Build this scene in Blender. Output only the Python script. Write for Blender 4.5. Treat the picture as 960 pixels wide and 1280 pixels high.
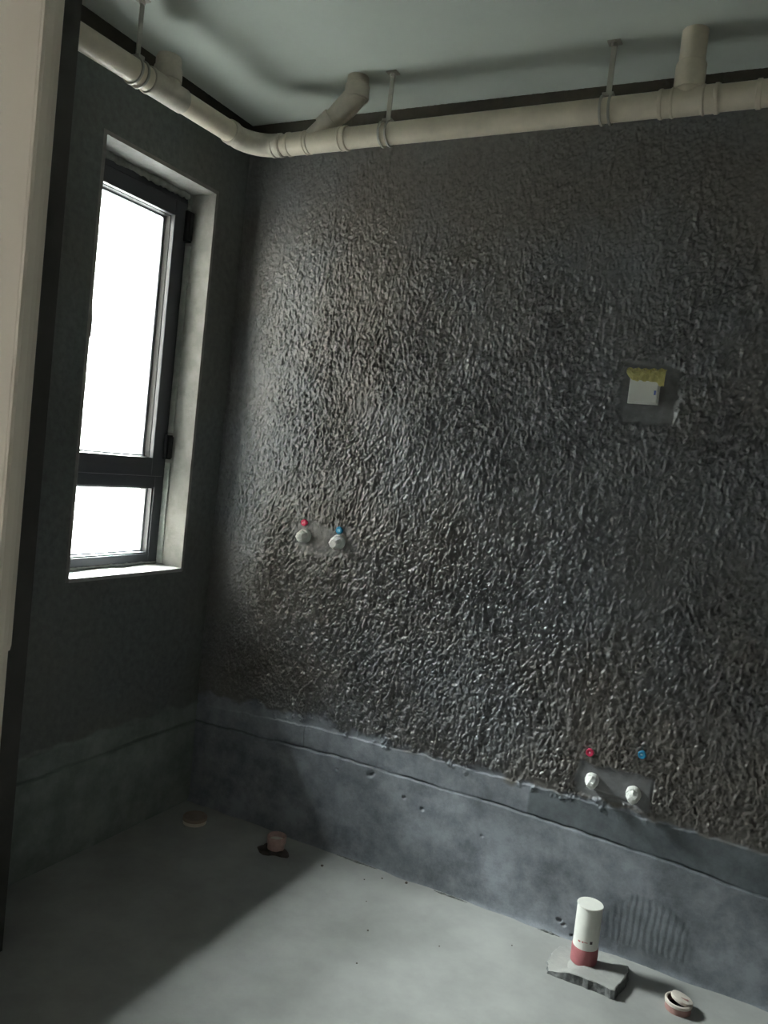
import bpy, bmesh, math, random
import numpy as np
from mathutils import Vector, Matrix

for o in list(bpy.data.objects):
    bpy.data.objects.remove(o)
SC = bpy.context.scene
COL = SC.collection
random.seed(4)
RNG = np.random.default_rng(11)

# ------------------------------------------------------------------ camera
cam_d = bpy.data.cameras.new('camera')
cam = bpy.data.objects.new('camera', cam_d)
COL.objects.link(cam)
SC.camera = cam
YAW, PITCH, ROLL, FPX = 0.465054, -0.0576636, 0.108627, 1005.18
fw = Vector((-math.sin(YAW)*math.cos(PITCH), math.cos(YAW)*math.cos(PITCH), math.sin(PITCH)))
rt = Vector((math.cos(YAW), math.sin(YAW), 0))
up = rt.cross(fw)
r2 = rt*math.cos(ROLL) + up*math.sin(ROLL)
u2 = -rt*math.sin(ROLL) + up*math.cos(ROLL)
M = Matrix((r2, u2, -fw)).transposed().to_4x4()
M.translation = Vector((1.98544, -2.50097, 1.4))
cam.matrix_world = M
cam_d.sensor_fit = 'VERTICAL'
cam_d.sensor_height = 32.0
cam_d.lens = FPX*32.0/1280.0
cam_d.clip_start = 0.02

# ------------------------------------------------------------------ sky, exposure
SKY = 225.0
w = bpy.data.worlds.new('sky'); SC.world = w; w.use_nodes = True
nt = w.node_tree; nt.nodes.clear()
tc = nt.nodes.new('ShaderNodeTexCoord')
sp = nt.nodes.new('ShaderNodeSeparateXYZ')
mr = nt.nodes.new('ShaderNodeMapRange')       # overcast sky: brighter towards the zenith
mr.inputs['From Min'].default_value = 0.0; mr.inputs['From Max'].default_value = 1.0
mr.inputs['To Min'].default_value = SKY*0.50; mr.inputs['To Max'].default_value = SKY*1.5
bg = nt.nodes.new('ShaderNodeBackground'); bg.inputs['Color'].default_value = (0.98, 1.0, 0.99, 1)
wo = nt.nodes.new('ShaderNodeOutputWorld')
nt.links.new(tc.outputs['Generated'], sp.inputs[0])
nt.links.new(sp.outputs['Z'], mr.inputs['Value'])
nt.links.new(mr.outputs[0], bg.inputs['Strength'])
nt.links.new(bg.outputs[0], wo.inputs[0])
SC.view_settings.view_transform = 'Standard'
SC.view_settings.look = 'None'
SC.view_settings.exposure = 0.0
SC.view_settings.gamma = 1.0
SC.view_settings.use_curve_mapping = False

def portal(name, loc, rot, sx, sy):           # sampling portal of a window opening, gives no light itself
    l = bpy.data.lights.new(name, 'AREA'); l.shape = 'RECTANGLE'; l.size = sx; l.size_y = sy
    l.cycles.is_portal = True
    o = bpy.data.objects.new(name, l); o.location = loc; o.rotation_euler = rot; COL.objects.link(o)
portal('window_portal', (-0.25, -0.43, 1.63), (0, math.radians(-90), 0), 1.42, 0.56)
# added unseen window behind the camera, brightens the white partition
RW = dict(y0=-2.55, y1=-3.05, z0=1.10, z1=1.85)      # in the left wall of that room
portal('added_window_portal', (-.155, (RW['y0']+RW['y1'])/2, (RW['z0']+RW['z1'])/2), (0, math.radians(-90), 0),
       RW['z1']-RW['z0'], RW['y0']-RW['y1'])

# ------------------------------------------------------------------ dimensions
H = 2.623
WY0, WY1, WZ0, WZ1 = -0.170, -0.692, 0.9385, 2.310    # window opening in the left wall
XR = 2.75                                              # right wall
YB = -4.9                                              # far wall of the added adjoining room

# ------------------------------------------------------------------ materials
def mat(name, col=(.5, .5, .5), rough=.7, spec=.5, metal=0.0, var=0.0, vscale=6.0, col2=None,
        bump=0.0, bscale=60.0, coat=0.0):
    m = bpy.data.materials.new(name); m.use_nodes = True
    n = m.node_tree; b = n.nodes['Principled BSDF']
    b.inputs['Base Color'].default_value = (*col, 1)
    b.inputs['Roughness'].default_value = rough
    b.inputs['Specular IOR Level'].default_value = spec
    b.inputs['Metallic'].default_value = metal
    b.inputs['Coat Weight'].default_value = coat
    tcn = n.nodes.new('ShaderNodeTexCoord')
    if var or col2:
        t = n.nodes.new('ShaderNodeTexNoise'); t.inputs['Scale'].default_value = vscale
        t.inputs['Detail'].default_value = 6; t.inputs['Roughness'].default_value = .62
        n.links.new(tcn.outputs['Object'], t.inputs['Vector'])
        r = n.nodes.new('ShaderNodeValToRGB')
        c2 = col2 if col2 else tuple(c*(1-var) for c in col)
        c1 = col if col2 else tuple(min(1, c*(1+var)) for c in col)
        r.color_ramp.elements[0].position = .36; r.color_ramp.elements[1].position = .64
        r.color_ramp.elements[0].color = (*c2, 1); r.color_ramp.elements[1].color = (*c1, 1)
        n.links.new(t.outputs['Fac'], r.inputs[0]); n.links.new(r.outputs[0], b.inputs['Base Color'])
    if bump:
        t2 = n.nodes.new('ShaderNodeTexNoise'); t2.inputs['Scale'].default_value = bscale
        t2.inputs['Detail'].default_value = 5
        n.links.new(tcn.outputs['Object'], t2.inputs['Vector'])
        bp = n.nodes.new('ShaderNodeBump'); bp.inputs['Strength'].default_value = bump
        bp.inputs['Distance'].default_value = .004
        n.links.new(t2.outputs['Fac'], bp.inputs['Height']); n.links.new(bp.outputs[0], b.inputs['Normal'])
    return m

def wall_material(name, coat_lo, coat_hi, band_a, band_b, bare, rough_coat):
    """Dark waterproof slurry, bare skim band at the foot and unpainted strip under the ceiling.
    'band' and 'tone' are per-vertex masks of what the wall is coated with."""
    m = bpy.data.materials.new(name); m.use_nodes = True
    n = m.node_tree; L = n.links; b = n.nodes['Principled BSDF']
    tcn = n.nodes.new('ShaderNodeTexCoord')
    def noise(sc, det=6, ro=.6, vec=None):
        t = n.nodes.new('ShaderNodeTexNoise'); t.inputs['Scale'].default_value = sc
        t.inputs['Detail'].default_value = det; t.inputs['Roughness'].default_value = ro
        L.new(vec if vec else tcn.outputs['Object'], t.inputs['Vector']); return t.outputs['Fac']
    def ramp(f, stops):
        r = n.nodes.new('ShaderNodeValToRGB'); e = r.color_ramp.elements
        e[0].position, e[0].color = stops[0][0], (*stops[0][1], 1)
        e[1].position, e[1].color = stops[-1][0], (*stops[-1][1], 1)
        for p, c in stops[1:-1]:
            q = e.new(p); q.color = (*c, 1)
        L.new(f, r.inputs[0]); return r.outputs[0]
    def mix(f, a, c):
        x = n.nodes.new('ShaderNodeMix'); x.data_type = 'RGBA'
        L.new(f, x.inputs[0]); L.new(a, x.inputs[6]); L.new(c, x.inputs[7]); return x.outputs[2]
    def attr(nm):
        a = n.nodes.new('ShaderNodeAttribute'); a.attribute_name = nm; return a.outputs['Fac']
    mul = lambda c, k: tuple(v*k for v in c)
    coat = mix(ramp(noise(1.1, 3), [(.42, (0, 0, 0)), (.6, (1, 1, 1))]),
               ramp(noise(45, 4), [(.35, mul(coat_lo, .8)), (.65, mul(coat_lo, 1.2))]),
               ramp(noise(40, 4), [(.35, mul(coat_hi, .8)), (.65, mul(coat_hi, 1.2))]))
    band = ramp(noise(6.5, 9, .74), [(.37, band_b), (.5, mul([(x+y)/2 for x, y in zip(band_a, band_b)], 1)), (.62, band_a)])
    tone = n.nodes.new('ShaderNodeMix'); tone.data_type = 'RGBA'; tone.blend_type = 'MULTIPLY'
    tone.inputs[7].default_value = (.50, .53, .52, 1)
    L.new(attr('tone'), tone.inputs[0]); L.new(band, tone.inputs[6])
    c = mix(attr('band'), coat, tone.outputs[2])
    br = ramp(noise(9), [(.4, mul(bare, .75)), (.6, mul(bare, 1.2))])
    c = mix(attr('bare'), c, br)
    L.new(c, b.inputs['Base Color'])
    rr = n.nodes.new('ShaderNodeMapRange'); rr.inputs['To Min'].default_value = rough_coat; rr.inputs['To Max'].default_value = .72
    mx = n.nodes.new('ShaderNodeMath'); mx.operation = 'MAXIMUM'
    L.new(attr('band'), mx.inputs[0]); L.new(attr('bare'), mx.inputs[1]); L.new(mx.outputs[0], rr.inputs['Value'])
    L.new(rr.outputs[0], b.inputs['Roughness'])
    b.inputs['Specular IOR Level'].default_value = .55
    bp = n.nodes.new('ShaderNodeBump'); bp.inputs['Strength'].default_value = .3; bp.inputs['Distance'].default_value = .002
    L.new(noise(150, 3), bp.inputs['Height']); L.new(bp.outputs[0], b.inputs['Normal'])
    return m

MT = {}
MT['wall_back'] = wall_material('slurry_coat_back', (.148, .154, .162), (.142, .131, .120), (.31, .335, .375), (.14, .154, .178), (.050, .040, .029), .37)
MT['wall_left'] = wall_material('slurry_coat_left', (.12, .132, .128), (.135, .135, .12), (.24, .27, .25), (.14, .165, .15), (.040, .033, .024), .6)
MT['cement'] = mat('cement_render_dark', (.055, .053, .048), .8, var=.2)
MT['floor'] = mat('cement_floor', (.355, .362, .35), .62, .35, col2=(.265, .27, .262), vscale=3.2, bump=.25, bscale=38)
MT['ceiling'] = mat('ceiling_skim', (.63, .675, .62), .9, .2, var=.04, vscale=2.5)
MT['white'] = mat('white_wall_paint', (.80, .74, .64), .75, .3, var=.02, vscale=3)
MT['hall'] = mat('room_paint', (.30, .28, .25), .85, .2)
MT['hall_bounce'] = mat('bounce_paint', (.52, .49, .45), .85, .2)  # pale so that the added hall wall bounces light
MT['reveal'] = mat('reveal_render', (.25, .245, .23), .85, .2, var=.16, vscale=14, bump=.4, bscale=50)
MT['sealant'] = mat('foam_sealant', (.26, .27, .25), .8, .2, var=.2, vscale=30, bump=.5, bscale=90)
MT['strip'] = mat('pale_sealant_strip', (.40, .42, .39), .8, .2, var=.18, vscale=30, bump=.5, bscale=90)
MT['frame'] = mat('anthracite_aluminium', (.028, .031, .038), .42, .5, var=.05, vscale=8)
MT['gasket'] = mat('black_rubber', (.012, .012, .013), .6, .4)
MT['alu'] = mat('pale_aluminium_spacer', (.55, .57, .58), .4, .5)
MT['pvc'] = mat('cream_pvc', (.74, .66, .53), .42, .4, var=.10, vscale=9)
MT['pvcd'] = mat('dusty_pvc', (.56, .51, .43), .6, .3, var=.14, vscale=16)
MT['steel'] = mat('galvanised_strap', (.47, .45, .40), .5, .5, metal=.3, var=.1, vscale=30)
MT['plug'] = mat('white_plug_plastic', (.80, .81, .78), .6, .4, var=.06, vscale=60, bump=.5, bscale=160)
MT['red'] = mat('red_marker_plastic', (.62, .03, .10), .35, .5)
MT['blue'] = mat('blue_marker_plastic', (.02, .27, .50), .35, .5)
MT['pinkdot'] = mat('pale_pink_print', (.85, .35, .45), .5)
MT['bluedot'] = mat('pale_blue_print', (.35, .72, .88), .5)
MT['boxwhite'] = mat('white_cover_plastic', (.83, .84, .80), .5, .4)
MT['tape'] = mat('yellow_tape', (.55, .50, .20), .45, .5, var=.16, vscale=60, bump=.4, bscale=70)
MT['ink'] = mat('blue_ink', (.10, .14, .40), .6)
MT['stub'] = mat('white_stub_pipe', (.80, .80, .75), .5, .4, var=.04, vscale=20)
MT['stubred'] = mat('red_sleeve_plastic', (.36, .125, .135), .55, .35, var=.12, vscale=22)
MT['pink'] = mat('dusty_pink_plastic', (.38, .22, .20), .6, .35, var=.16, vscale=30)
MT['pinka'] = mat('pale_pink_plastic', (.55, .37, .34), .6, .35, var=.16, vscale=30)
MT['cap'] = mat('cream_cap_plastic', (.70, .64, .57), .55, .35, var=.1, vscale=30)
MT['capb'] = mat('brownish_cap_plastic', (.33, .26, .22), .65, .3, var=.14, vscale=26)
MT['dark'] = mat('hollow_shade', (.01, .01, .01), .9, .1)
MT['mud'] = mat('dark_mortar', (.11, .09, .08), .9, .2, var=.3, vscale=40, bump=.8, bscale=60)
MT['pad'] = mat('pad_mortar', (.39, .395, .375), .75, .3, col2=(.30, .305, .295), vscale=8, bump=.5, bscale=70)
MT['padedge'] = mat('broken_mortar_edge', (.16, .165, .165), .9, .2, var=.4, vscale=50, bump=.9, bscale=80)
MT['printred'] = mat('red_print', (.45, .12, .12), .6)
MT['printdark'] = mat('dark_print', (.10, .08, .08), .6)
MT['added_block'] = mat('added_block_render', (.24, .24, .235), .85, .2, var=.05, vscale=.5)  # for the added slab and facade, dark to reflect less daylight
MT['added_wing'] = mat('added_wing_render', (.13, .12, .11), .85, .2)  # dark colour of the added wing, keeps its reflected daylight low
MT['ground'] = mat('outdoor_paving', (.09, .09, .09), .9, .2)
# glass: thin sheet, clear with a fresnel reflection
g = bpy.data.materials.new('window_glass'); g.use_nodes = True
n = g.node_tree; n.nodes.clear()
o_ = n.nodes.new('ShaderNodeOutputMaterial'); mxs = n.nodes.new('ShaderNodeMixShader')
tr = n.nodes.new('ShaderNodeBsdfTransparent'); gl = n.nodes.new('ShaderNodeBsdfGlossy')
tr.inputs[0].default_value = (.95, .98, .97, 1); gl.inputs['Roughness'].default_value = .02; mxs.inputs[0].default_value = .05
n.links.new(tr.outputs[0], mxs.inputs[1])
n.links.new(gl.outputs[0], mxs.inputs[2]); n.links.new(mxs.outputs[0], o_.inputs[0])
MT['glass'] = g

# ------------------------------------------------------------------ builders
def obj(name, bm, m, parent=None, smooth=False):
    me = bpy.data.meshes.new(name)
    bmesh.ops.recalc_face_normals(bm, faces=bm.faces[:])
    bm.to_mesh(me); bm.free()
    for mm in (m if isinstance(m, (list, tuple)) else [m]):
        me.materials.append(mm)
    if smooth:
        me.polygons.foreach_set('use_smooth', [True]*len(me.polygons))
    ob = bpy.data.objects.new(name, me); COL.objects.link(ob)
    if parent is not None:
        ob.parent = parent
        ob.matrix_parent_inverse = Matrix.Translation(-Vector(parent.location))
    return ob
def tag(o, label, cat, group=None):
    o['label'] = label; o['category'] = cat
    if group: o['group'] = group
    return o
def thing(name, label, cat, loc, group=None):
    o = bpy.data.objects.new(name, None); COL.objects.link(o); o.location = loc
    o.empty_display_size = .05
    return tag(o, label, cat, group)
def struct(name, bm, m, smooth=False):
    o = obj(name, bm, m, None, smooth); o['kind'] = 'structure'; return o
def box(bm, a, b, bevel=0.0):
    x0, x1 = sorted((a[0], b[0])); y0, y1 = sorted((a[1], b[1])); z0, z1 = sorted((a[2], b[2]))
    v = [bm.verts.new(p) for p in ((x0, y0, z0), (x1, y0, z0), (x1, y1, z0), (x0, y1, z0),
                                   (x0, y0, z1), (x1, y0, z1), (x1, y1, z1), (x0, y1, z1))]
    f = [bm.faces.new([v[i] for i in q]) for q in ((3, 2, 1, 0), (4, 5, 6, 7), (0, 1, 5, 4), (1, 2, 6, 5), (2, 3, 7, 6), (3, 0, 4, 7))]
    if bevel:
        ed = list({e for q in f for e in q.edges})
        bmesh.ops.bevel(bm, geom=ed, offset=bevel, segments=2, affect='EDGES', profile=.6)
def bx(a, b, bevel=0.0):
    bm = bmesh.new(); box(bm, a, b, bevel); return bm
def sweep(bm, path, radii, seg=24, capped=True, closed_profile=False):
    """Round tube along a list of points; a radius per point."""
    P = [Vector(p) for p in path]; rings = []; prev = None
    for i, p in enumerate(P):
        a = P[max(i-1, 0)]; c = P[min(i+1, len(P)-1)]
        k = i
        while (c-a).length < 1e-6 and k < len(P)-1: k += 1; c = P[k]
        t = (c-a).normalized()
        if prev is None:
            ref = Vector((0, 0, 1)) if abs(t.z) < .9 else Vector((1, 0, 0))
            s = t.cross(ref).normalized()
        else:
            s = (prev - t*prev.dot(t)).normalized()
        prev = s; q = t.cross(s)
        rings.append([bm.verts.new(p + (s*math.cos(2*math.pi*j/seg)+q*math.sin(2*math.pi*j/seg))*radii[i]) for j in range(seg)])
    for A, B in zip(rings, rings[1:]):
        for j in range(seg):
            bm.faces.new((A[j], A[(j+1) % seg], B[(j+1) % seg], B[j]))
    if capped:
        bm.faces.new(rings[0][::-1]); bm.faces.new(rings[-1])
    return bm
def smooth_flat_caps(o, ang=40):
    me = o.data
    me.polygons.foreach_set('use_smooth', [True]*len(me.polygons))
    bm = bmesh.new(); bm.from_mesh(me)
    for e in bm.edges:
        if len(e.link_faces) == 2 and e.calc_face_angle(0) > math.radians(ang): e.smooth = False
    bm.to_mesh(me); bm.free()
    return o
def tube(name, path, radii, m, parent, seg=28):
    bm = bmesh.new(); sweep(bm, path, radii, seg); return smooth_flat_caps(obj(name, bm, m, parent))
def lathe(name, prof, c, m, parent=None, seg=36, tilt=None, closed=True, jitter=0):
    """prof: (radius, z) list; closed makes a ring of it (for hollow collars)."""
    bm = bmesh.new(); rings = []
    for r, z in prof:
        if r < 1e-6: rings.append([bm.verts.new((0, 0, z))])
        else: rings.append([bm.verts.new((r*math.cos(2*math.pi*j/seg), r*math.sin(2*math.pi*j/seg), z)) for j in range(seg)])
    pairs = list(zip(rings, rings[1:])) + ([(rings[-1], rings[0])] if closed and len(rings[0]) > 1 and len(rings[-1]) > 1 else [])
    for A, B in pairs:
        for j in range(seg):
            a, b_ = A[j % len(A)], A[(j+1) % len(A)]; c_, d = B[(j+1) % len(B)], B[j % len(B)]
            vs = []
            for v in (a, b_, c_, d):
                if v not in vs: vs.append(v)
            if len(vs) > 2: bm.faces.new(vs)
    if jitter:
        for v in bm.verts: v.co += Vector([random.uniform(-jitter, jitter) for _ in range(3)])
    if tilt is not None: bmesh.ops.rotate(bm, verts=bm.verts, cent=(0, 0, 0), matrix=tilt)
    bmesh.ops.translate(bm, verts=bm.verts, vec=Vector(c))
    return smooth_flat_caps(obj(name, bm, m, parent))

# ------------------------------------------------------------------ numpy relief
def fnoise(nz, nx, sz, sx, ang=0.0):
    """Gaussian filtered noise, sigma in cells, zero mean, unit deviation."""
    f = np.fft.rfft2(RNG.standard_normal((nz, nx)))
    kz = np.fft.fftfreq(nz)[:, None]*2*np.pi; kx = np.fft.rfftfreq(nx)[None, :]*2*np.pi
    a = kx*math.cos(ang)+kz*math.sin(ang); c = -kx*math.sin(ang)+kz*math.cos(ang)
    f *= np.exp(-.5*((a*sx)**2+(c*sz)**2))
    r = np.fft.irfft2(f, (nz, nx)); r -= r.mean(); return r/r.std()
def sst(a, b, x):
    t = np.clip((x-a)/(b-a), 0, 1); return t*t*(3-2*t)
def relief(nz, nx, c):
    """Trowelled blobby coat, ridges mostly upright, cell size c in metres."""
    u = .001/c
    n1 = fnoise(nz, nx, 5.2*u, 2.35*u, .12); n2 = fnoise(nz, nx, 4.2*u, 2.25*u, -.30)
    n3 = fnoise(nz, nx, 2.0*u, 1.7*u); n4 = fnoise(nz, nx, 15*u, 2.8*u, -.14)
    m = sst(-.6, .8, fnoise(nz, nx, 60*u, 30*u))
    a = n1*(1-m)+n2*m
    r1 = 1-np.minimum(np.abs(a), 1.5)/1.5                    # narrow ridges
    b = sst(-.2, 1.3, a)
    return .40*r1**2.0 + .58*b + .15*n3 + .15*np.maximum(n4, 0)**1.2
def grid_wall(name, m, U, V, pos, attrs, keep=None):
    nz, nx = U.shape
    co = pos.reshape(-1, 3).astype(np.float32)
    idx = np.arange(nz*nx).reshape(nz, nx)
    q = np.stack([idx[:-1, :-1], idx[:-1, 1:], idx[1:, 1:], idx[1:, :-1]], -1)
    q = q[keep] if keep is not None else q.reshape(-1, 4)
    q = q.reshape(-1, 4).astype(np.int32)
    me = bpy.data.meshes.new(name)
    me.vertices.add(len(co)); me.vertices.foreach_set('co', co.ravel())
    me.loops.add(q.size); me.loops.foreach_set('vertex_index', q.ravel())
    me.polygons.add(len(q)); me.polygons.foreach_set('loop_start', np.arange(0, q.size, 4, dtype=np.int32))
    me.polygons.foreach_set('use_smooth', np.ones(len(q), bool))
    me.update(calc_edges=True)
    for k, a in attrs.items():
        at = me.attributes.new(k, 'FLOAT', 'POINT'); at.data.foreach_set('value', a.astype(np.float32).ravel())
    me.materials.append(m)
    o = bpy.data.objects.new(name, me); COL.objects.link(o); o['kind'] = 'structure'
    return o

# ================================================================== BACK WALL (y = 0)
c = .0025
xs = np.arange(0, 2.16+c, c); zs = np.arange(0, H+c, c); zs[-1] = H
X, Z = np.meshgrid(xs, zs)
nz, nx = X.shape
b1 = np.interp(xs, [0, .338, .502, .714, 1.015, 1.24, 1.48, 1.782, 2.054, 2.3], [.316, .330, .337, .345, .342, .347, .337, .329, .311, .300])
b2 = np.interp(xs, [0, .357, .544, .724, .913, 1.205, 1.359, 1.968, 2.3], [.385, .412, .421, .428, .433, .434, .436, .432, .428])
lw = fnoise(1, nx, 1, 5)[0]; lw2 = fnoise(1, nx, 1, 16)[0]
B1 = (b1+.0012*lw+.0012*lw2)[None, :]; B2 = (b2+.0012*fnoise(1, nx, 1, 3)[0]+.0012*lw2)[None, :]
rel = relief(nz, nx, c)
big = fnoise(nz, nx, 26, 16)
# relief strength over the wall: strong in the middle, combed flatter to the top and at the corner
amp = (.28+.72*sst(2.50, 1.60, Z))*(.50+.50*sst(.02, .36, X))*(1-.25*sst(1.6, 2.1, X))*(.86+.16*big)
edge = B2+.035*sst(1.0, .2, X)+.006+.004*fnoise(1, nx, 1, 9)[0][None, :]
amp = amp*sst(edge-.010, edge+.028, Z+.012*fnoise(nz, nx, 3, 3))
def soft_rect(x0, x1, z0, z1, s, wob=.006):
    wx = wob*fnoise(nz, nx, 5, 5); wz = wob*fnoise(nz, nx, 5, 5)
    return sst(x0-s, x0+s, X+wx)*sst(x1+s, x1-s, X+wx)*sst(z0-s, z0+s, Z+wz)*sst(z1+s, z1-s, Z+wz)
p1 = soft_rect(.375, .635, 1.055, 1.165, .016, .012)          # smooth patch at the upper outlets
p2 = soft_rect(1.495, 1.725, .458, .555, .006, .003)          # smooth patch at the lower outlets
p3 = soft_rect(1.490, 1.655, 1.605, 1.785, .008, .004)        # smooth patch at the wall box
pm = np.maximum(np.maximum(p1*.80, p2*.97), p3*.93)
amp = amp*(1-pm)
dep = .0104*amp*(rel)                                         # metres out of the wall
dep += .0006*big*sst(.45, .6, Z)*(1-pm)*.6
dep -= .0035*p3 + .0015*p1 + .003*p2
above1 = sst(-.0015, .0015, Z-B1); above2 = sst(-.002, .002, Z-B2)
low = fnoise(nz, nx, 16, 22); mid = fnoise(nz, nx, 5, 7)
dep += (1-above1)*(.008+.0009*low+.00018*mid) + above1*(1-above2)*(.0035+.0003*low) + above2*.0
dep += .0007*np.exp(-((Z-B2-.001)/.004)**2)*sst(.3, .9, lw2[None, :]*np.ones_like(Z)+.4)
dep -= .006*np.exp(-((Z-B1-.0015)/.0028)**2)*(.55+.45*np.tanh(lw2[None, :]+.5))      # crack along the step
for (cx, cz, s, d) in ((.79, .318, .010, .010), (.80, .325, .008, .008), (.93, .275, .006, .007), (1.0, .255, .007, .006), (1.50, .045, .007, .012), (1.515, .035, .006, .010), (1.545, .012, .005, .01),
                       (1.22, .23, .005, .005), (.66, .30, .005, .004)):
    dep -= d*np.exp(-(((X-cx)/s)**2+((Z-cz)/(s*.8))**2))
seam = np.exp(-((X-.505-.002*np.sin(Z*60))/.002)**2)*above1*(1-above2); dep -= .0025*seam
# scored lines round the lower outlet patch
dep -= .008*np.exp(-((X-1.722)/.0026)**2)*sst(.44, .46, Z)*sst(.575, .545, Z)
zl = .478-.09*(X-1.535)
dep -= .005*np.exp(-((Z-zl)/.003)**2)*sst(1.52, 1.54, X)*sst(1.70, 1.66, X)
dep += .010*np.exp(-Z/.008)*(.6+.4*np.clip(lw2, -1, 1))[None, :]                      # mortar lip on the floor
# arched, vertically combed smear near the stub pipe
ax, az = (X-1.76)/.125, (Z-.075)/.125
ar = np.sqrt(ax**2+az**2); arch = sst(1.06, .92, ar+.06*mid)*sst(.0, .03, Z-.03)
combs = np.sin(X*2*np.pi/.019+.9*np.sin(Z*18)+.8*mid)
dep += .00035*combs*arch
ring = np.exp(-((ar-1.0)/.07)**2)*sst(0, .1, Z-.05)
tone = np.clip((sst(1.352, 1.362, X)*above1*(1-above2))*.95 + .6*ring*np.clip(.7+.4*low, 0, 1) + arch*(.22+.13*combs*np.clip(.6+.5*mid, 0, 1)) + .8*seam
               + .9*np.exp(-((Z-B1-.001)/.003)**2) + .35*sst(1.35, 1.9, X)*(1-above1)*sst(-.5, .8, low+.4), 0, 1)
band = np.clip(1-sst(edge-.01, edge+.012, Z+.008*mid), 0, 1)
band = np.maximum(band, np.maximum(p2*.45, p1*.10))
bare = sst(2.543, 2.553, Z+.004*mid)
pos = np.stack([X, -dep, Z], -1)
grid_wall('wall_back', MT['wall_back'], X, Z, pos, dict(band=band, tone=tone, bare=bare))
o = bpy.data.objects['wall_back']
struct('wall_back_core', bx((-.24, .02, -.1), (XR+.1, .20, H+.1)), MT['cement'])
struct('wall_back_right_end', bx((2.158, -.004, 0), (XR, .02, H)), MT['cement'])

# ================================================================== LEFT WALL (x = 0)
c = .005
ys = np.arange(0, -1.30-c, -c); zs = np.arange(0, H+c, c); zs[-1] = H
ys[np.argmin(abs(ys-WY0))] = WY0; ys[np.argmin(abs(ys-WY1))] = WY1
zs[np.argmin(abs(zs-WZ0))] = WZ0; zs[np.argmin(abs(zs-WZ1))] = WZ1
Y, Z = np.meshgrid(ys, zs); nz, nx = Y.shape
lw = fnoise(1, nx, 1, 5)[0]; lw2 = fnoise(1, nx, 1, 14)[0]
B1 = (.316+.002*lw+.002*lw2)[None, :]; B2 = (.392+.004*fnoise(1, nx, 1, 6)[0])[None, :]
rel = relief(nz, nx, c); low = fnoise(nz, nx, 14, 20); mid = fnoise(nz, nx, 4, 5)
wd = np.maximum(np.maximum(WY1-Y, Y-WY0), np.maximum(WZ0-Z, Z-WZ1))    # distance outside the opening
amp = .30*sst(.01, .09, wd)*sst(.40, .47, Z)*(.6+.4*sst(0, -.15, Y))
dep = .0042*amp*rel
a1 = sst(-.002, .002, Z-B1); a2 = sst(-.004, .004, Z-B2)
dep += (1-a1)*(.009+.0012*low+.0003*mid)+a1*(1-a2)*(.004+.0004*low)
dep -= .004*np.exp(-((Z-B1-.002)/.004)**2)
dep = np.where(wd < .002, 0, dep)
tone = np.clip(.9*np.exp(-((Z-B1-.001)/.005)**2), 0, 1)
band = 1-sst(.388, .402, Z+.006*mid)
bare = sst(2.543, 2.553, Z+.004*mid)
pos = np.stack([dep, Y, Z], -1)
yc = (Y[:-1, :-1]+Y[1:, 1:])/2; zc = (Z[:-1, :-1]+Z[1:, 1:])/2
keep = ~((yc < WY0) & (yc > WY1) & (zc > WZ0) & (zc < WZ1))
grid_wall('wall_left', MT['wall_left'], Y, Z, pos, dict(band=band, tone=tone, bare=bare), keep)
bm = bmesh.new()
for a, b in (((-.24, 0.02, -.1), (-.006, WY0+.012, H+.1)), ((-.24, WY1-.012, -.1), (-.006, -1.9, H+.1)),
             ((-.24, WY0+.012, -.1), (-.006, WY1-.012, WZ0-.012)), ((-.24, WY0+.012, WZ1+.012), (-.006, WY1-.012, H+.1))):
    box(bm, a, b)
struct('wall_left_core', bm, MT['cement'])

# rendered reveal of the window: four rough lining slabs
def lining(name, a, b, axis, sgn):
    """thin slab whose room-side face (axis, sgn) is subdivided and a little uneven"""
    bm = bx(a, b)
    bmesh.ops.subdivide_edges(bm, edges=bm.edges[:], cuts=14, use_grid_fill=True)
    face = max if sgn > 0 else min
    ext = face(v.co[axis] for v in bm.verts)
    for v in bm.verts:
        if abs(v.co[axis]-ext) < 1e-6 and v.co.x < -.001:
            v.co[axis] += sgn*.0016*math.sin(v.co.z*23+v.co.y*31+v.co.x*60)+random.uniform(-.0006, .0006)
    return struct(name, bm, MT['reveal'], True)
e = .013
smf = []
for nm, a, b, ax_, sg in (('trim_1', (-.235, WY0+e, WZ0-e), (.0005, WY0, WZ1+e), 1, -1),
                          ('trim_2', (-.235, WY1-e, WZ0-e), (.0005, WY1, WZ1+e), 1, 1),
                          ('trim_3', (-.235, WY0, WZ1), (.0005, WY1, WZ1+e), 2, -1),
                          ('trim_4', (-.235, WY0, WZ0-e), (.006, WY1, WZ0), 2, 1)):
    o = lining(nm, a, b, ax_, sg); smooth_flat_caps(o)
    if nm == 'trim_4': o.data.materials[0] = mat('sill_white_render', (.34, .345, .335), .6, .35, var=.08, vscale=20)

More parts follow.
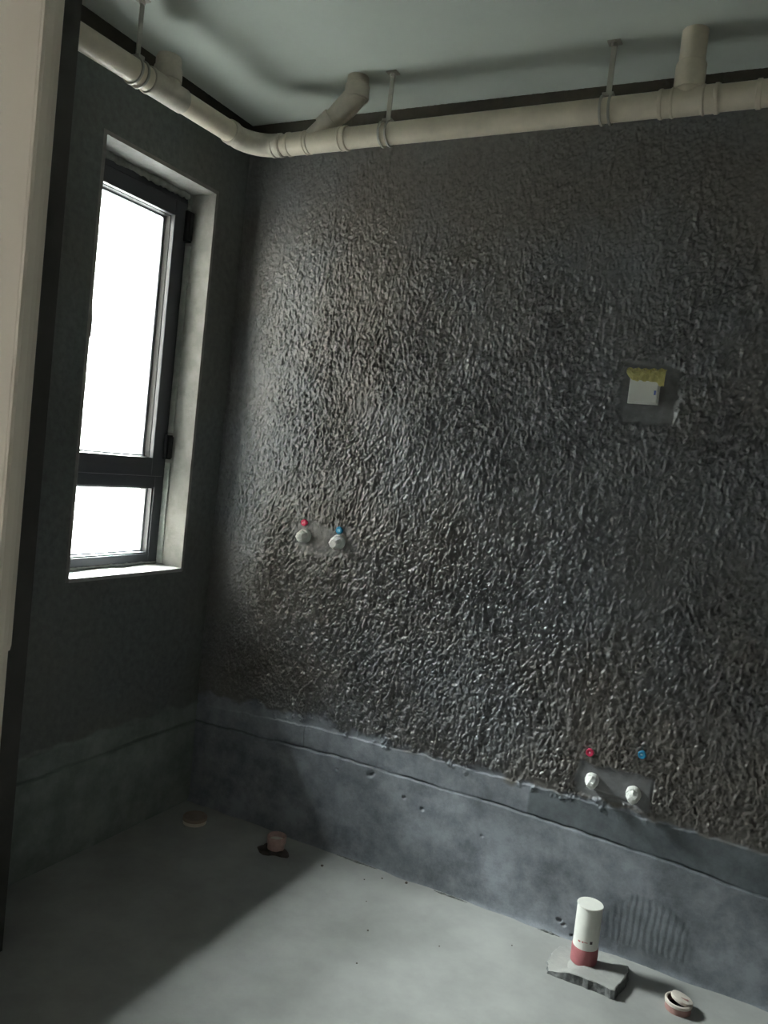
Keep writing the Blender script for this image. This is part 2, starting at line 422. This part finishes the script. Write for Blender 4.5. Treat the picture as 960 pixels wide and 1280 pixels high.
# ------------------------------------------------------------------ window
win = bpy.data.objects.new('window_1', None); COL.objects.link(win); win.location = (-.145, (WY0+WY1)/2, WZ0)
win['kind'] = 'structure'
F0, F1 = -.175, -.118        # depth of the outer frame
fy0, fy1, fz0, fz1 = WY0-.006, WY1+.006, WZ0+.006, WZ1-.014
def ring_yz(x0, x1, y0, y1, z0, z1, wl, wr, wb, wt, bev=.002):
    """rectangular frame in the yz plane; y0 is the corner side (larger y)"""
    bm = bmesh.new()
    box(bm, (x0, y0, z0), (x1, y0-wr, z1), bev)
    box(bm, (x0, y1, z0), (x1, y1+wl, z1), bev)
    box(bm, (x0+.0004, y0-wr+.001, z0), (x1-.0004, y1+wl-.001, z0+wb), bev)
    box(bm, (x0+.0004, y0-wr+.001, z1-wt), (x1-.0004, y1+wl-.001, z1), bev)
    return bm
obj('frame', ring_yz(F0, F1, fy0, fy1, fz0, fz1, .045, .045, .034, .05), MT['frame'], win)
obj('transom', bx((F0, fy0-.045, 1.226), (F1, fy1+.045, 1.285), .002), MT['frame'], win)
sash = obj('sash', ring_yz(F0+.006, F1+.014, fy0-.022, fy1+.022, 1.268, fz1-.028, .060, .060, .068, .058, .003), MT['frame'], win)
obj('glazing_bead', ring_yz(F0+.02, F1-.004, fy0-.076, fy1+.076, 1.330, fz1-.080, .008, .008, .008, .008, .001), MT['gasket'], sash)
obj('spacer_bar', ring_yz(-.160, -.147, fy0-.0835, fy1+.0835, 1.3375, fz1-.0875, .007, .010, .006, .007, .0008), MT['alu'], sash)
obj('pane', bx((-.162, fy0-.07, 1.33), (-.156, fy1+.07, fz1-.08)), MT['glass'], win)
obj('glazing_bead', ring_yz(F0+.02, F1-.006, fy0-.044, fy1+.044, WZ0+.039, 1.228, .007, .007, .006, .006, .001), MT['frame'], win)
obj('spacer_bar', ring_yz(-.160, -.147, fy0-.051, fy1+.051, WZ0+.045, 1.222, .006, .008, .005, .005, .0008), MT['alu'], win)
obj('pane', bx((-.162, fy0-.04, WZ0+.036), (-.156, fy1+.04, 1.23)), MT['glass'], win)
for z0_, z1_ in ((2.135, 2.245), (1.335, 1.425)):
    bm = bmesh.new()
    box(bm, (F1-.002, fy0-.030, z0_), (F1+.026, fy0+.001, z1_), .003)
    sweep(bm, [(F1+.026, fy0-.010, z0_+.006), (F1+.026, fy0-.010, z1_-.006)], [.0095, .0095], 14)
    obj('hinge', bm, MT['gasket'], win)
hd = obj('handle', bx((F1+.012, fy1+.036, 1.63), (F1+.026, fy1+.064, 1.72), .004), MT['frame'], win)
bm = bmesh.new(); sweep(bm, [(F1+.026, fy1+.046, 1.70), (F1+.044, fy1+.047, 1.70), (F1+.050, fy1+.047, 1.71), (F1+.050, fy1+.047, 1.76), (F1+.048, fy1+.047, 1.82)], [.009, .010, .011, .011, .008], 14)
obj('lever', bm, MT['frame'], hd, True)
# foam and sealant beads between frame and reveal
def bead(p, q, wdir, r, name='sealant_bead'):
    p, q = Vector(p), Vector(q); nseg = max(8, int((q-p).length/.012)); path = []; rad = []
    for i in range(nseg+1):
        t = i/nseg
        path.append(p.lerp(q, t)+Vector(wdir)*random.uniform(-.0022, .0022)); rad.append(r*random.uniform(.75, 1.2))
    bm = bmesh.new(); sweep(bm, path, rad, 8)
    return obj(name, bm, MT['sealant'], win, True)
bead((F1, WY0-.003, 2.255), (F1, WY0-.003, WZ1-.004), (1, .4, 0), .010)
def strip(z0, z1):
    bm = bx((F1-.002, WY0+.002, z0), (F1+.024, WY0-.0065, z1), .0015)
    bmesh.ops.subdivide_edges(bm, edges=[e for e in bm.edges if abs(e.verts[0].co.z-e.verts[1].co.z) > .05], cuts=40)
    for v in bm.verts: v.co.y += random.uniform(-.0012, .0012); v.co.x += random.uniform(-.0012, .0012)
    obj('sealant_strip', bm, MT['strip'], win)
strip(1.435, 2.125); strip(WZ0+.004, 1.322)
bead((F1, WY0-.01, WZ1-.006), (F1, WY1+.01, WZ1-.006), (.6, 0, 1), .014)
bead((F1, WY0-.01, WZ0+.004), (F1, WY1+.01, WZ0+.004), (.3, 0, .4), .006)
bead((F1, WY1+.003, WZ0+.01), (F1, WY1+.003, WZ1-.01), (.3, .2, 0), .007)

# ================================================================== rest of the room shell
struct('floor', bx((-.24, .02, -.12), (XR+.1, YB-.2, 0)), MT['floor'])
struct('ceiling', bx((-.24, .02, H), (XR+.1, YB-.2, H+.12)), MT['ceiling'])
struct('wall_right', bx((XR, .02, 0), (XR+.12, -1.95, H)), MT['cement'])
struct('hall_bounce_wall', bx((XR, -1.95, 0), (XR+.12, YB, H)), MT['hall_bounce'])  # added unseen wall, pale to bounce light onto the partition edge
# dark cross wall that the left drain run passes into
struct('wall_return', bx((-.01, -1.045, 0), (.262, -1.17, H), .002), MT['cement'])
# white partition nearest the camera, with its corner bead ending above the floor
bm = bmesh.new()
box(bm, (-.10, -1.87, 0), (1.211, -1.892, H), .009)
part = struct('wall_partition', bm, MT['white'])
bm = bmesh.new(); box(bm, (1.200, -1.8690, 1.140), (1.2146, -1.8930, H-.001), .0094)
cb = obj('corner_bead', bm, MT['white'], part)
# added unseen adjoining room, its window opening lights the partition
bm = bmesh.new()
box(bm, (-.14, -1.17, 0), (-.02, RW['y0'], H)); box(bm, (-.14, RW['y1'], 0), (-.02, YB, H))
box(bm, (-.14, RW['y0'], 0), (-.02, RW['y1'], RW['z0'])); box(bm, (-.14, RW['y0'], RW['z1']), (-.02, RW['y1'], H))
struct('added_hall_wall', bm, MT['hall'])
struct('wall_rear', bx((-.14, YB, 0), (XR+.12, YB-.16, H)), MT['hall'])
gp = bx((-60, -60, -9.2), (60, 60, -9.0)); go = struct('ground_outside', gp, MT['ground'])

# outside the window: added slab, wing and facade that block part of the sky
struct('added_slab_outside', bx((-.24, 2.6, 2.80), (-1.30, -4.6, 2.96)), MT['added_block'])  # added overhead, out of view, to cut the high sky
struct('added_wing_outside', bx((-1.5, -5.9, -9.1), (-14.2, -12, 13.5)), MT['added_wing'])  # added unseen block, cuts sky light towards the corner
struct('added_facade_outside', bx((-14.0, -22, -9.1), (-22, 26, 9.8)), MT['added_block'])  # added block, height set to cut the low sky

# ================================================================== DRAIN PIPES
PY, PX, PZ, PR = -.240, .200, 2.432, .0335
def zb(x): return 2.430+(x-.3)*.0078          # fall of the long run
def zl(y): return 2.434+(y+.345)*.022         # fall of the short run
dp = thing('drain_pipe', 'cream plastic waste pipe hung under the ceiling along both walls', 'pipe', (PX, PY, PZ))
def run_x(name, x0, x1, r, m, par): return tube(name, [(x0, PY, zb(x0)), (x1, PY, zb(x1))], [r, r], MT[m], par, 40)
def run_y(name, y0, y1, r, m, par): return tube(name, [(PX, y0, zl(y0)), (PX, y1, zl(y1))], [r, r], MT[m], par, 40)
run_x('pipe', .31, XR-.002, PR, 'pvc', dp)
run_y('pipe', -.345, -1.06, PR, 'pvc', dp)
path = [(PX, -.375, zl(-.375)), (PX, -.345, zl(-.345))] + [(PX+.1-.1*math.cos(a), -.34+.1*math.sin(a), PZ) for a in [math.radians(d) for d in range(8, 90, 9)]] + [(.305, PY, zb(.305)), (.325, PY, zb(.325))]
el = tube('elbow', path, [PR+.003]*len(path), MT['pvcd'], dp, 40)
def collar(x, wd, r, run='x', m='pvc', par=dp, name='collar'):
    d = [x-wd/2, x-wd/2+.002, x+wd/2-.002, x+wd/2]
    pts = [(q, PY, zb(q)) for q in d] if run == 'x' else [(PX, q, zl(q)) for q in d]
    return tube(name, pts, [r-.002, r, r, r-.002], MT[m], par, 40)
collar(.290, .012, .0380, m='pvcd', par=el, name='rim'); collar(.316, .014, .0385, m='pvcd', par=el, name='rim'); collar(-.362, .026, .0385, 'y', 'pvcd', el, 'rim')
# first branch fitting: body with raised rims, slanting branch and riser
by = run_x('branch_fitting', .345, .575, PR+.0025, 'pvc', dp)
for x_, w_ in ((.352, .012), (.418, .009), (.432, .006), (.553, .008), (.571, .012)): collar(x_, w_, PR+.0048, par=by, name='rim')
Zc = zb(.45)
br = tube('branch_arm', [(.425, PY, Zc), (.545, PY, Zc+.092), (.560, PY, Zc+.106)], [.0325]*3, MT['pvcd'], dp, 32)
tube('rim', [(.478, PY, Zc+.042), (.512, PY, Zc+.068)], [.0365, .0365], MT['pvcd'], br, 32)
rs = tube('riser', [(.528, PY, Zc+.079), (.560, PY, Zc+.104), (.584, PY, Zc+.128), (.592, PY, Zc+.150), (.592, PY, H-.001)], [.034, .037, .037, .037, .034], MT['pvcd'], dp, 32)
tube('rim', [(.592, PY, H-.070), (.592, PY, H-.030), (.592, PY, H-.026)], [.0395, .0395, .037], MT['pvcd'], rs, 32)
# tee with its riser at the right
by = run_x('tee_fitting', 1.538, 1.692, PR+.0025, 'pvc', dp)
for x_, w_ in ((1.545, .010), (1.574, .008), (1.652, .008), (1.684, .012)): collar(x_, w_, PR+.0048, par=by, name='rim')
Zc = zb(1.61)
rs = tube('riser', [(1.610, PY, Zc), (1.610, PY, H-.001)], [.0335, .0335], MT['pvc'], dp, 32)
tube('rim', [(1.610, PY, Zc+.03), (1.610, PY, Zc+.094), (1.610, PY, Zc+.1)], [.039, .039, .036], MT['pvc'], rs, 32)
collar(1.785, .014, PR+.003); collar(1.84, .012, PR+.003)
# capped tee on the left run
by = run_y('tee_fitting', -.60, -.745, PR+.003, 'pvcd', dp)
Zc = zl(-.668)
rs = tube('capped_arm', [(PX, -.668, Zc), (PX, -.668, Zc+.092), (PX, -.668, Zc+.100)], [.0375, .0375, .034], MT['pvcd'], dp, 32)
tube('rim', [(PX, -.668, Zc+.03), (PX, -.668, Zc+.064), (PX, -.668, Zc+.068)], [.0415, .0415, .039], MT['pvcd'], rs, 32)
collar(-.742, .012, PR+.0048, 'y', 'pvcd', by, 'rim')
def hanger(loc, run, label):
    x_, y_ = loc
    PZ = zb(x_) if run == 'x' else zl(y_)
    t = thing('pipe_hanger', label, 'hanger', (x_, y_, H), 'pipe hangers under the ceiling')
    def cl(o_, w_):
        a, b = (o_-w_/2, o_+w_/2)
        pr = [(PR+.0012, a), (PR+.0060, a), (PR+.0060, b), (PR+.0012, b)]
        rot = Matrix.Rotation(math.radians(90), 3, 'Y') if run == 'x' else Matrix.Rotation(math.radians(90), 3, 'X')
        return lathe('clamp', pr, (x_, y_, PZ), MT['steel'], t, 40, rot)
    cl(-.012, .006); cl(.012, .006)
    hw = .0075
    if run == 'x': a, b = (x_-hw, y_-.002, PZ+PR+.004), (x_+hw, y_+.002, H-.003)
    else: a, b = (x_-.002, y_-hw, PZ+PR+.004), (x_+.002, y_+hw, H-.003)
    st = obj('strap', bx(a, b, .0006), MT['steel'], t)
    obj('ear', bx((x_-.016, y_-.012, PZ+PR+.001), (x_+.016, y_+.012, PZ+PR+.012), .002), MT['steel'], t)
    obj('ceiling_foot', bx((x_-.018, y_-.014, H-.004), (x_+.018, y_+.014, H), .001), MT['steel'], t)
    tube('anchor_nut', [(x_, y_, H-.013), (x_, y_, H-.004)], [.009, .009], MT['steel'], t, 6)
hanger((.716, PY), 'x', 'strap hanger on the long pipe just right of the slanting branch')
hanger((1.400, PY), 'x', 'strap hanger on the long pipe left of the right riser')
hanger((PX, -.790), 'y', 'strap hanger on the short pipe run above the window')

# ================================================================== WATER OUTLETS
def outlet(x, z, L, r, label, group, ang=0.0, droop=0.0, rough=.0012):
    t = thing('pipe_plug', label, 'plug', (x, 0, z), group)
    def ax(bmr): pass
    rotm = Matrix.Rotation(math.radians(90), 3, 'X')      # lathe z -> -y
    rotm = Matrix.Rotation(droop, 3, 'X') @ Matrix.Rotation(ang, 3, 'Z') @ rotm
    lathe('fitting', [(0, -.004), (r*1.10, -.004), (r*1.14, .004), (r*1.04, L*.30), (r*.80, L*.36), (0, L*.36)], (x, 0, z), MT['plug'], t, 20, rotm, False, rough*.5)
    b = lathe('cap', [(0, L*.30), (r*.88, L*.30), (r*.98, L*.38), (r*.96, L*.62), (r*.80, L*.86), (r*.55, L), (0, L*1.02)], (x, 0, z), MT['plug'], t, 8, rotm, False, rough)
    b.data.polygons.foreach_set('use_smooth', [False]*len(b.data.polygons))
    bm = bmesh.new()                                       # thread tape wrapped behind the cap
    pts = [rotm @ Vector((r*1.03*math.cos(a), r*1.03*math.sin(a), L*.12+L*.16*a/12.6)) + Vector((x, 0, z)) for a in [i*.42 for i in range(31)]]
    sweep(bm, pts, [.0016]*len(pts), 6)
    obj('thread_tape', bm, MT['plug'], t, True)
outlet(.419, 1.112, .040, .0235, 'white plug under the red marker, upper pair beside the window', None, .0, .12)
outlet(.563, 1.110, .042, .0245, 'white plug under the blue marker, upper pair beside the window', None, .0, .12)
outlet(1.545, .508, .046, .0190, 'white plug under the red marker, lower pair near the floor', None, .10, .10, .0018)
outlet(1.670, .500, .048, .0200, 'white plug under the blue marker, lower pair near the floor', None, .10, .12, .0018)
def marker(x, z, r, m, md, label, dots):
    t = thing('round_marker', label, 'marker', (x, -.004, z))
    bm = bmesh.new(); rings = []
    for rr, yy in ((0, -.0085), (.55, -.0085), (.72, -.0100), (.92, -.0092), (1, -.0055), (1, .003)):
        rings.append([bm.verts.new((x+rr*r*math.cos(a)*random.uniform(.95, 1.05), yy, z+rr*r*math.sin(a)*random.uniform(.95, 1.05))) for a in [i*math.pi/10 for i in range(20)]] if rr else [bm.verts.new((x, yy, z))])
    for j in range(20): bm.faces.new((rings[0][0], rings[1][j], rings[1][(j+1) % 20]))
    for A, B in zip(rings[1:], rings[2:]):
        for j in range(20): bm.faces.new((A[j], A[(j+1) % 20], B[(j+1) % 20], B[j]))
    obj('disc', bm, MT[m], t, True)
    for dx, dz, w_, h_ in dots:
        obj('print', bx((x+dx*r-w_*r, -.0092, z+dz*r-h_*r), (x+dx*r+w_*r, -.0080, z+dz*r+h_*r), .0003), MT[md], t)
marker(.412, 1.160, .0125, 'red', 'pinkdot', 'small red round marker above the upper left plug', [(-.3, -.12, .10, .25), (.18, .1, .1, .3)])
marker(.563, 1.152, .0135, 'blue', 'bluedot', 'small blue round marker above the upper right plug', [(-.25, -.02, .13, .34), (.2, -.05, .13, .34)])
marker(1.529, .590, .0125, 'red', 'pinkdot', 'small red round marker above the lower left plug', [(0, .05, .22, .22)])
marker(1.681, .623, .0125, 'blue', 'bluedot', 'small blue round marker above the lower right plug', [(-.1, .1, .25, .2)])

# ================================================================== WALL BOX WITH YELLOW TAPE
wb = thing('junction_box_cover', 'square white box cover on the dark wall with yellow tape on top', 'box cover', (1.552, 0, 1.70))
obj('cover', bx((1.5115, .006, 1.6685), (1.5945, -.016, 1.7475), .0035), MT['boxwhite'], wb)
obj('lip', bx((1.5085, .006, 1.6655), (1.5975, -.006, 1.7500), .002), MT['boxwhite'], wb)
obj('ink_mark', bx((1.584, -.0164, 1.693), (1.590, -.0158, 1.706)), MT['ink'], wb)
bm = bmesh.new()                                         # crumpled tape folded over the top edge
N = 22; rows = [(.000, 1.772), (-.006, 1.768), (-.014, 1.763), (-.0185, 1.754), (-.0190, 1.744), (-.0185, 1.733)]
grid = []
for ri, (yy, zz) in enumerate(rows):
    row = []
    for i in range(N+1):
        t = i/N; x_ = 1.4985+.112*t
        row.append(bm.verts.new((x_, yy-.0022*math.sin(t*23+ri)-.0012*random.random(), zz-.011*t*0+.0020*math.sin(t*31+ri*1.7)+random.uniform(-.0012, .0012) + (-.014*sst(.72, .95, t) + .004*sst(.2, .0, t)*ri if ri > 2 else 0))))
    grid.append(row)
for A, B in zip(grid, grid[1:]):
    for i in range(N): bm.faces.new((A[i], A[i+1], B[i+1], B[i]))
ext = bmesh.ops.extrude_face_region(bm, geom=bm.faces[:])
bmesh.ops.translate(bm, verts=[v for v in ext['geom'] if isinstance(v, bmesh.types.BMVert)], vec=(0, .0012, -.0010))
obj('yellow_tape', bm, MT['tape'], wb)

# ================================================================== FLOOR OUTLETS
# raised mortar pad with a broken edge
def pad_outline():
    base = [(1.528, -.226), (1.575, -.227), (1.63, -.226), (1.68, -.227), (1.716, -.230), (1.722, -.205), (1.730, -.16), (1.734, -.115), (1.728, -.075), (1.712, -.040),
            (1.66, -.030), (1.60, -.034), (1.55, -.045), (1.522, -.08), (1.512, -.13), (1.515, -.18)]
    out = []
    for i in range(len(base)):
        a, b = Vector((*base[i], 0)), Vector((*base[(i+1) % len(base)], 0))
        for k in range(4): out.append(a.lerp(b, k/4)+Vector((random.uniform(-.0022, .0022), random.uniform(-.0022, .0022), 0)))
    return out
bm = bmesh.new(); po = pad_outline(); ctr = Vector((1.62, -.13, 0)); layers = []
def pad_h(p):    # low towards the window side and the wall, full height at the front right
    return .0055+.021*float(sst(1.515, 1.60, p.x))*float(sst(-.03, -.10, p.y))
for k, (s, hf) in enumerate(((1.03, 0), (1.0, .5), (.99, .92), (.965, 1.0), (.5, 1.02))):
    layers.append([bm.verts.new(((ctr+(p-ctr)*s).x, (ctr+(p-ctr)*s).y, pad_h(p)*hf - (.002 if k == 0 else 0) + (random.uniform(-.0012, .0012) if k in (1, 2) else 0))) for p in po])
n_ = len(po)
for k, (A, B) in enumerate(zip(layers, layers[1:])):
    for j in range(n_):
        f = bm.faces.new((A[j], A[(j+1) % n_], B[(j+1) % n_], B[j])); f.material_index = 1 if k < 2 else 0
bm.faces.new(layers[-1])
tag(obj('mortar_pad', bm, [MT['pad'], MT['padedge']]), 'low grey mortar pad with broken edges round the standing white pipe', 'mortar')

sx, sy, sr = 1.607, -.127, .0365
st = thing('stub_pipe', 'white capped stub pipe with red lower end standing on the mortar pad', 'pipe', (sx, sy, .02))
lathe('red_sleeve', [(0, .018), (sr+.0018, .018), (sr+.0020, .064), (sr+.0005, .066), (0, .066)], (sx, sy, 0), MT['stubred'], st, 48, None, False)
lathe('pipe', [(0, .060), (sr, .060), (sr, .186), (sr-.001, .1875), (0, .1875)], (sx, sy, 0), MT['stub'], st, 48, None, False)
lathe('lid', [(0, .1865), (sr+.0012, .1865), (sr+.0016, .1885), (sr+.0004, .1905), (0, .1910)], (sx, sy, 0), MT['stub'], st, 48, None, False)
def print_patch(a0, a1, z0, z1, m):
    bm = bmesh.new(); V = []
    k = 5
    for i in range(k+1):
        a = math.radians(a0+(a1-a0)*i/k)
        V.append([bm.verts.new((sx+q*math.cos(a), sy+q*math.sin(a), z)) for q, z in ((sr-.0005, z0), (sr+.0005, z0), (sr+.0005, z1), (sr-.0005, z1))])
    for A, B in zip(V, V[1:]):
        for j in range(4): bm.faces.new((A[j], A[(j+1) % 4], B[(j+1) % 4], B[j]))
    bm.faces.new(V[0]); bm.faces.new(V[-1])
    obj('print_mark', bm, MT[m], st)
print_patch(-62, -50, .088, .096, 'printdark'); print_patch(-98, -90, .088, .092, 'printred'); print_patch(-116, -105, .087, .091, 'printred'); print_patch(-88, -72, .090, .0915, 'printred')

# low cut pipe with a tilted cap (right)
cx_, cy_ = 1.878, -.160
t = thing('capped_floor_pipe', 'low cut pinkish pipe with a tilted cream cap, right of the stub pipe', 'pipe', (cx_, cy_, 0))
lathe('collar', [(.0345, -.003), (.0345, .022), (.0300, .023), (.0300, -.003)], (cx_, cy_, 0), MT['pink'], t, 40)
lathe('inner_disc', [(0, .001), (.031, .001), (.031, .006), (0, .006)], (cx_, cy_, 0), MT['dark'], t, 30, None, False)  # near-black disc, paints the shade in the gap under the cap
lathe('rim', [(.0365, .018), (.0368, .026), (.0335, .028), (.0305, .026), (.0305, .018)], (cx_, cy_, 0), MT['cap'], t, 40, None)
lathe('cap', [(0, -.004), (.0275, -.004), (.029, 0), (.0285, .005), (.024, .0065), (0, .0045)], (cx_+.006, cy_+.004, .0285), MT['cap'], t, 40, Matrix.Rotation(math.radians(13), 3, 'Y') @ Matrix.Rotation(math.radians(-8), 3, 'X'), False)
obj('cap_ridge', bx((cx_-.018, cy_-.002, .031), (cx_+.024, cy_+.0025, .0345), .001), MT['pink'], t)
# open pink collar by the corner
cx_, cy_ = .508, -.122
t = thing('open_floor_pipe', 'small open pinkish pipe end in the floor near the corner', 'pipe', (cx_, cy_, 0))
lathe('collar', [(.0300, -.004), (.0305, .022), (.0335, .026), (.0345, .050), (.0315, .052), (.0290, .048), (.0275, -.004)], (cx_, cy_, 0), MT['pinka'], t, 40)
lathe('inner_disc', [(0, .010), (.0288, .010), (.0288, .034), (0, .036)], (cx_, cy_, 0), MT['cap'], t, 30, None, False)
def lump(name, cx, cy, rx, ry, h, m, label, cat, seed, seg=22):
    rr = random.Random(seed); bm = bmesh.new(); rings = []
    ph = [rr.uniform(0, 6.28) for _ in range(4)]
    for f, z in ((1, -.002), (.93, h*.5), (.72, h*.85), (.4, h)):
        rings.append([bm.verts.new((cx+rx*f*math.cos(a)*(1+.16*math.sin(3*a+ph[0])+.10*math.sin(5*a+ph[1]))*rr.uniform(.95, 1.05),
                                    cy+ry*f*math.sin(a)*(1+.16*math.sin(3*a+ph[0])+.10*math.sin(5*a+ph[1]))*rr.uniform(.95, 1.05), z*rr.uniform(.8, 1.1))) for a in [2*math.pi*i/seg for i in range(seg)]])
    for A, B in zip(rings, rings[1:]):
        for j in range(seg): bm.faces.new((A[j], A[(j+1) % seg], B[(j+1) % seg], B[j]))
    bm.faces.new(rings[-1]); bm.faces.new(rings[0])
    return tag(obj(name, bm, MT[m], None, False), label, cat)
lump('mortar_crumbs', .505, -.135, .062, .042, .007, 'mud', 'dark crumbly mortar round the open pink pipe end', 'mortar', 3)
# flat cap at the corner
cx_, cy_ = .156, -.143
t = thing('flat_floor_cap', 'flat round brownish cap on the dark floor at the corner', 'cap', (cx_, cy_, 0))
lathe('lid', [(0, .014), (.045, .014), (.0455, .022), (.043, .026), (.040, .0265), (.038, .0245), (0, .0245)], (cx_, cy_, 0), MT['capb'], t, 44, None, False)
lathe('rim', [(0, 0), (.0425, 0), (.0440, .014), (0, .014)], (cx_, cy_, 0), MT['cap'], t, 44, None, False)

# crumbs on the floor
def pebble(x, y, r, seed, label):
    rr = random.Random(seed); bm = bmesh.new()
    bmesh.ops.create_icosphere(bm, subdivisions=2, radius=r)
    for v in bm.verts:
        v.co *= rr.uniform(.8, 1.15); v.co.z *= .65
    bmesh.ops.translate(bm, verts=bm.verts, vec=(x, y, r*.5))
    return tag(obj('mortar_crumb', bm, MT['mud']), label, 'crumb', 'mortar crumbs on the floor')
for i, (x, y, r, lb) in enumerate(((.700, -.118, .0052, 'dark mortar crumb nearest the open pink pipe end'),
        (.985, -.035, .0050, 'dark mortar crumb against the wall foot, middle of the floor'),
        (.905, -.060, .0030, 'tiny crumb just left of the larger crumb at the wall foot'),
        (.86, -.105, .0025, 'tiny crumb further out from the wall foot, left of the middle'),
        (1.01, -.36, .003, 'tiny crumb alone in the brightest part of the floor'),
        (1.22, -.30, .0022, 'tiny crumb on the bright floor left of the mortar pad'),
        (.93, -.22, .002, 'tiniest crumb, between the wall foot and the bright floor middle'),
        (1.40, -.16, .0024, 'tiny crumb nearest the mortar pad'),
        (1.06, -.52, .0026, 'tiny crumb nearest the bottom edge of the photo'))):
    pebble(x, y, r, i, lb)
# scraps of mortar along the foot of the wall
def scrap(x0, x1, y, label):
    bm = bmesh.new(); path = []; rad = []
    nn = 12
    for i in range(nn+1):
        t = i/nn; path.append((x0+(x1-x0)*t, y+random.uniform(-.0018, .0018), .001)); rad.append(.0045*math.sin(math.pi*min(max(t, .08), .92))*random.uniform(.7, 1.2))
    sweep(bm, path, rad, 7)
    tag(obj('mortar_scrap', bm, MT['padedge']), label, 'mortar')
scrap(.70, .86, -.016, 'long mortar scrap at the wall foot, nearest the corner')
scrap(1.08, 1.20, -.018, 'mortar scrap at the wall foot, middle of the wall')
scrap(1.44, 1.51, -.020, 'short mortar scrap at the wall foot left of the stub pipe')
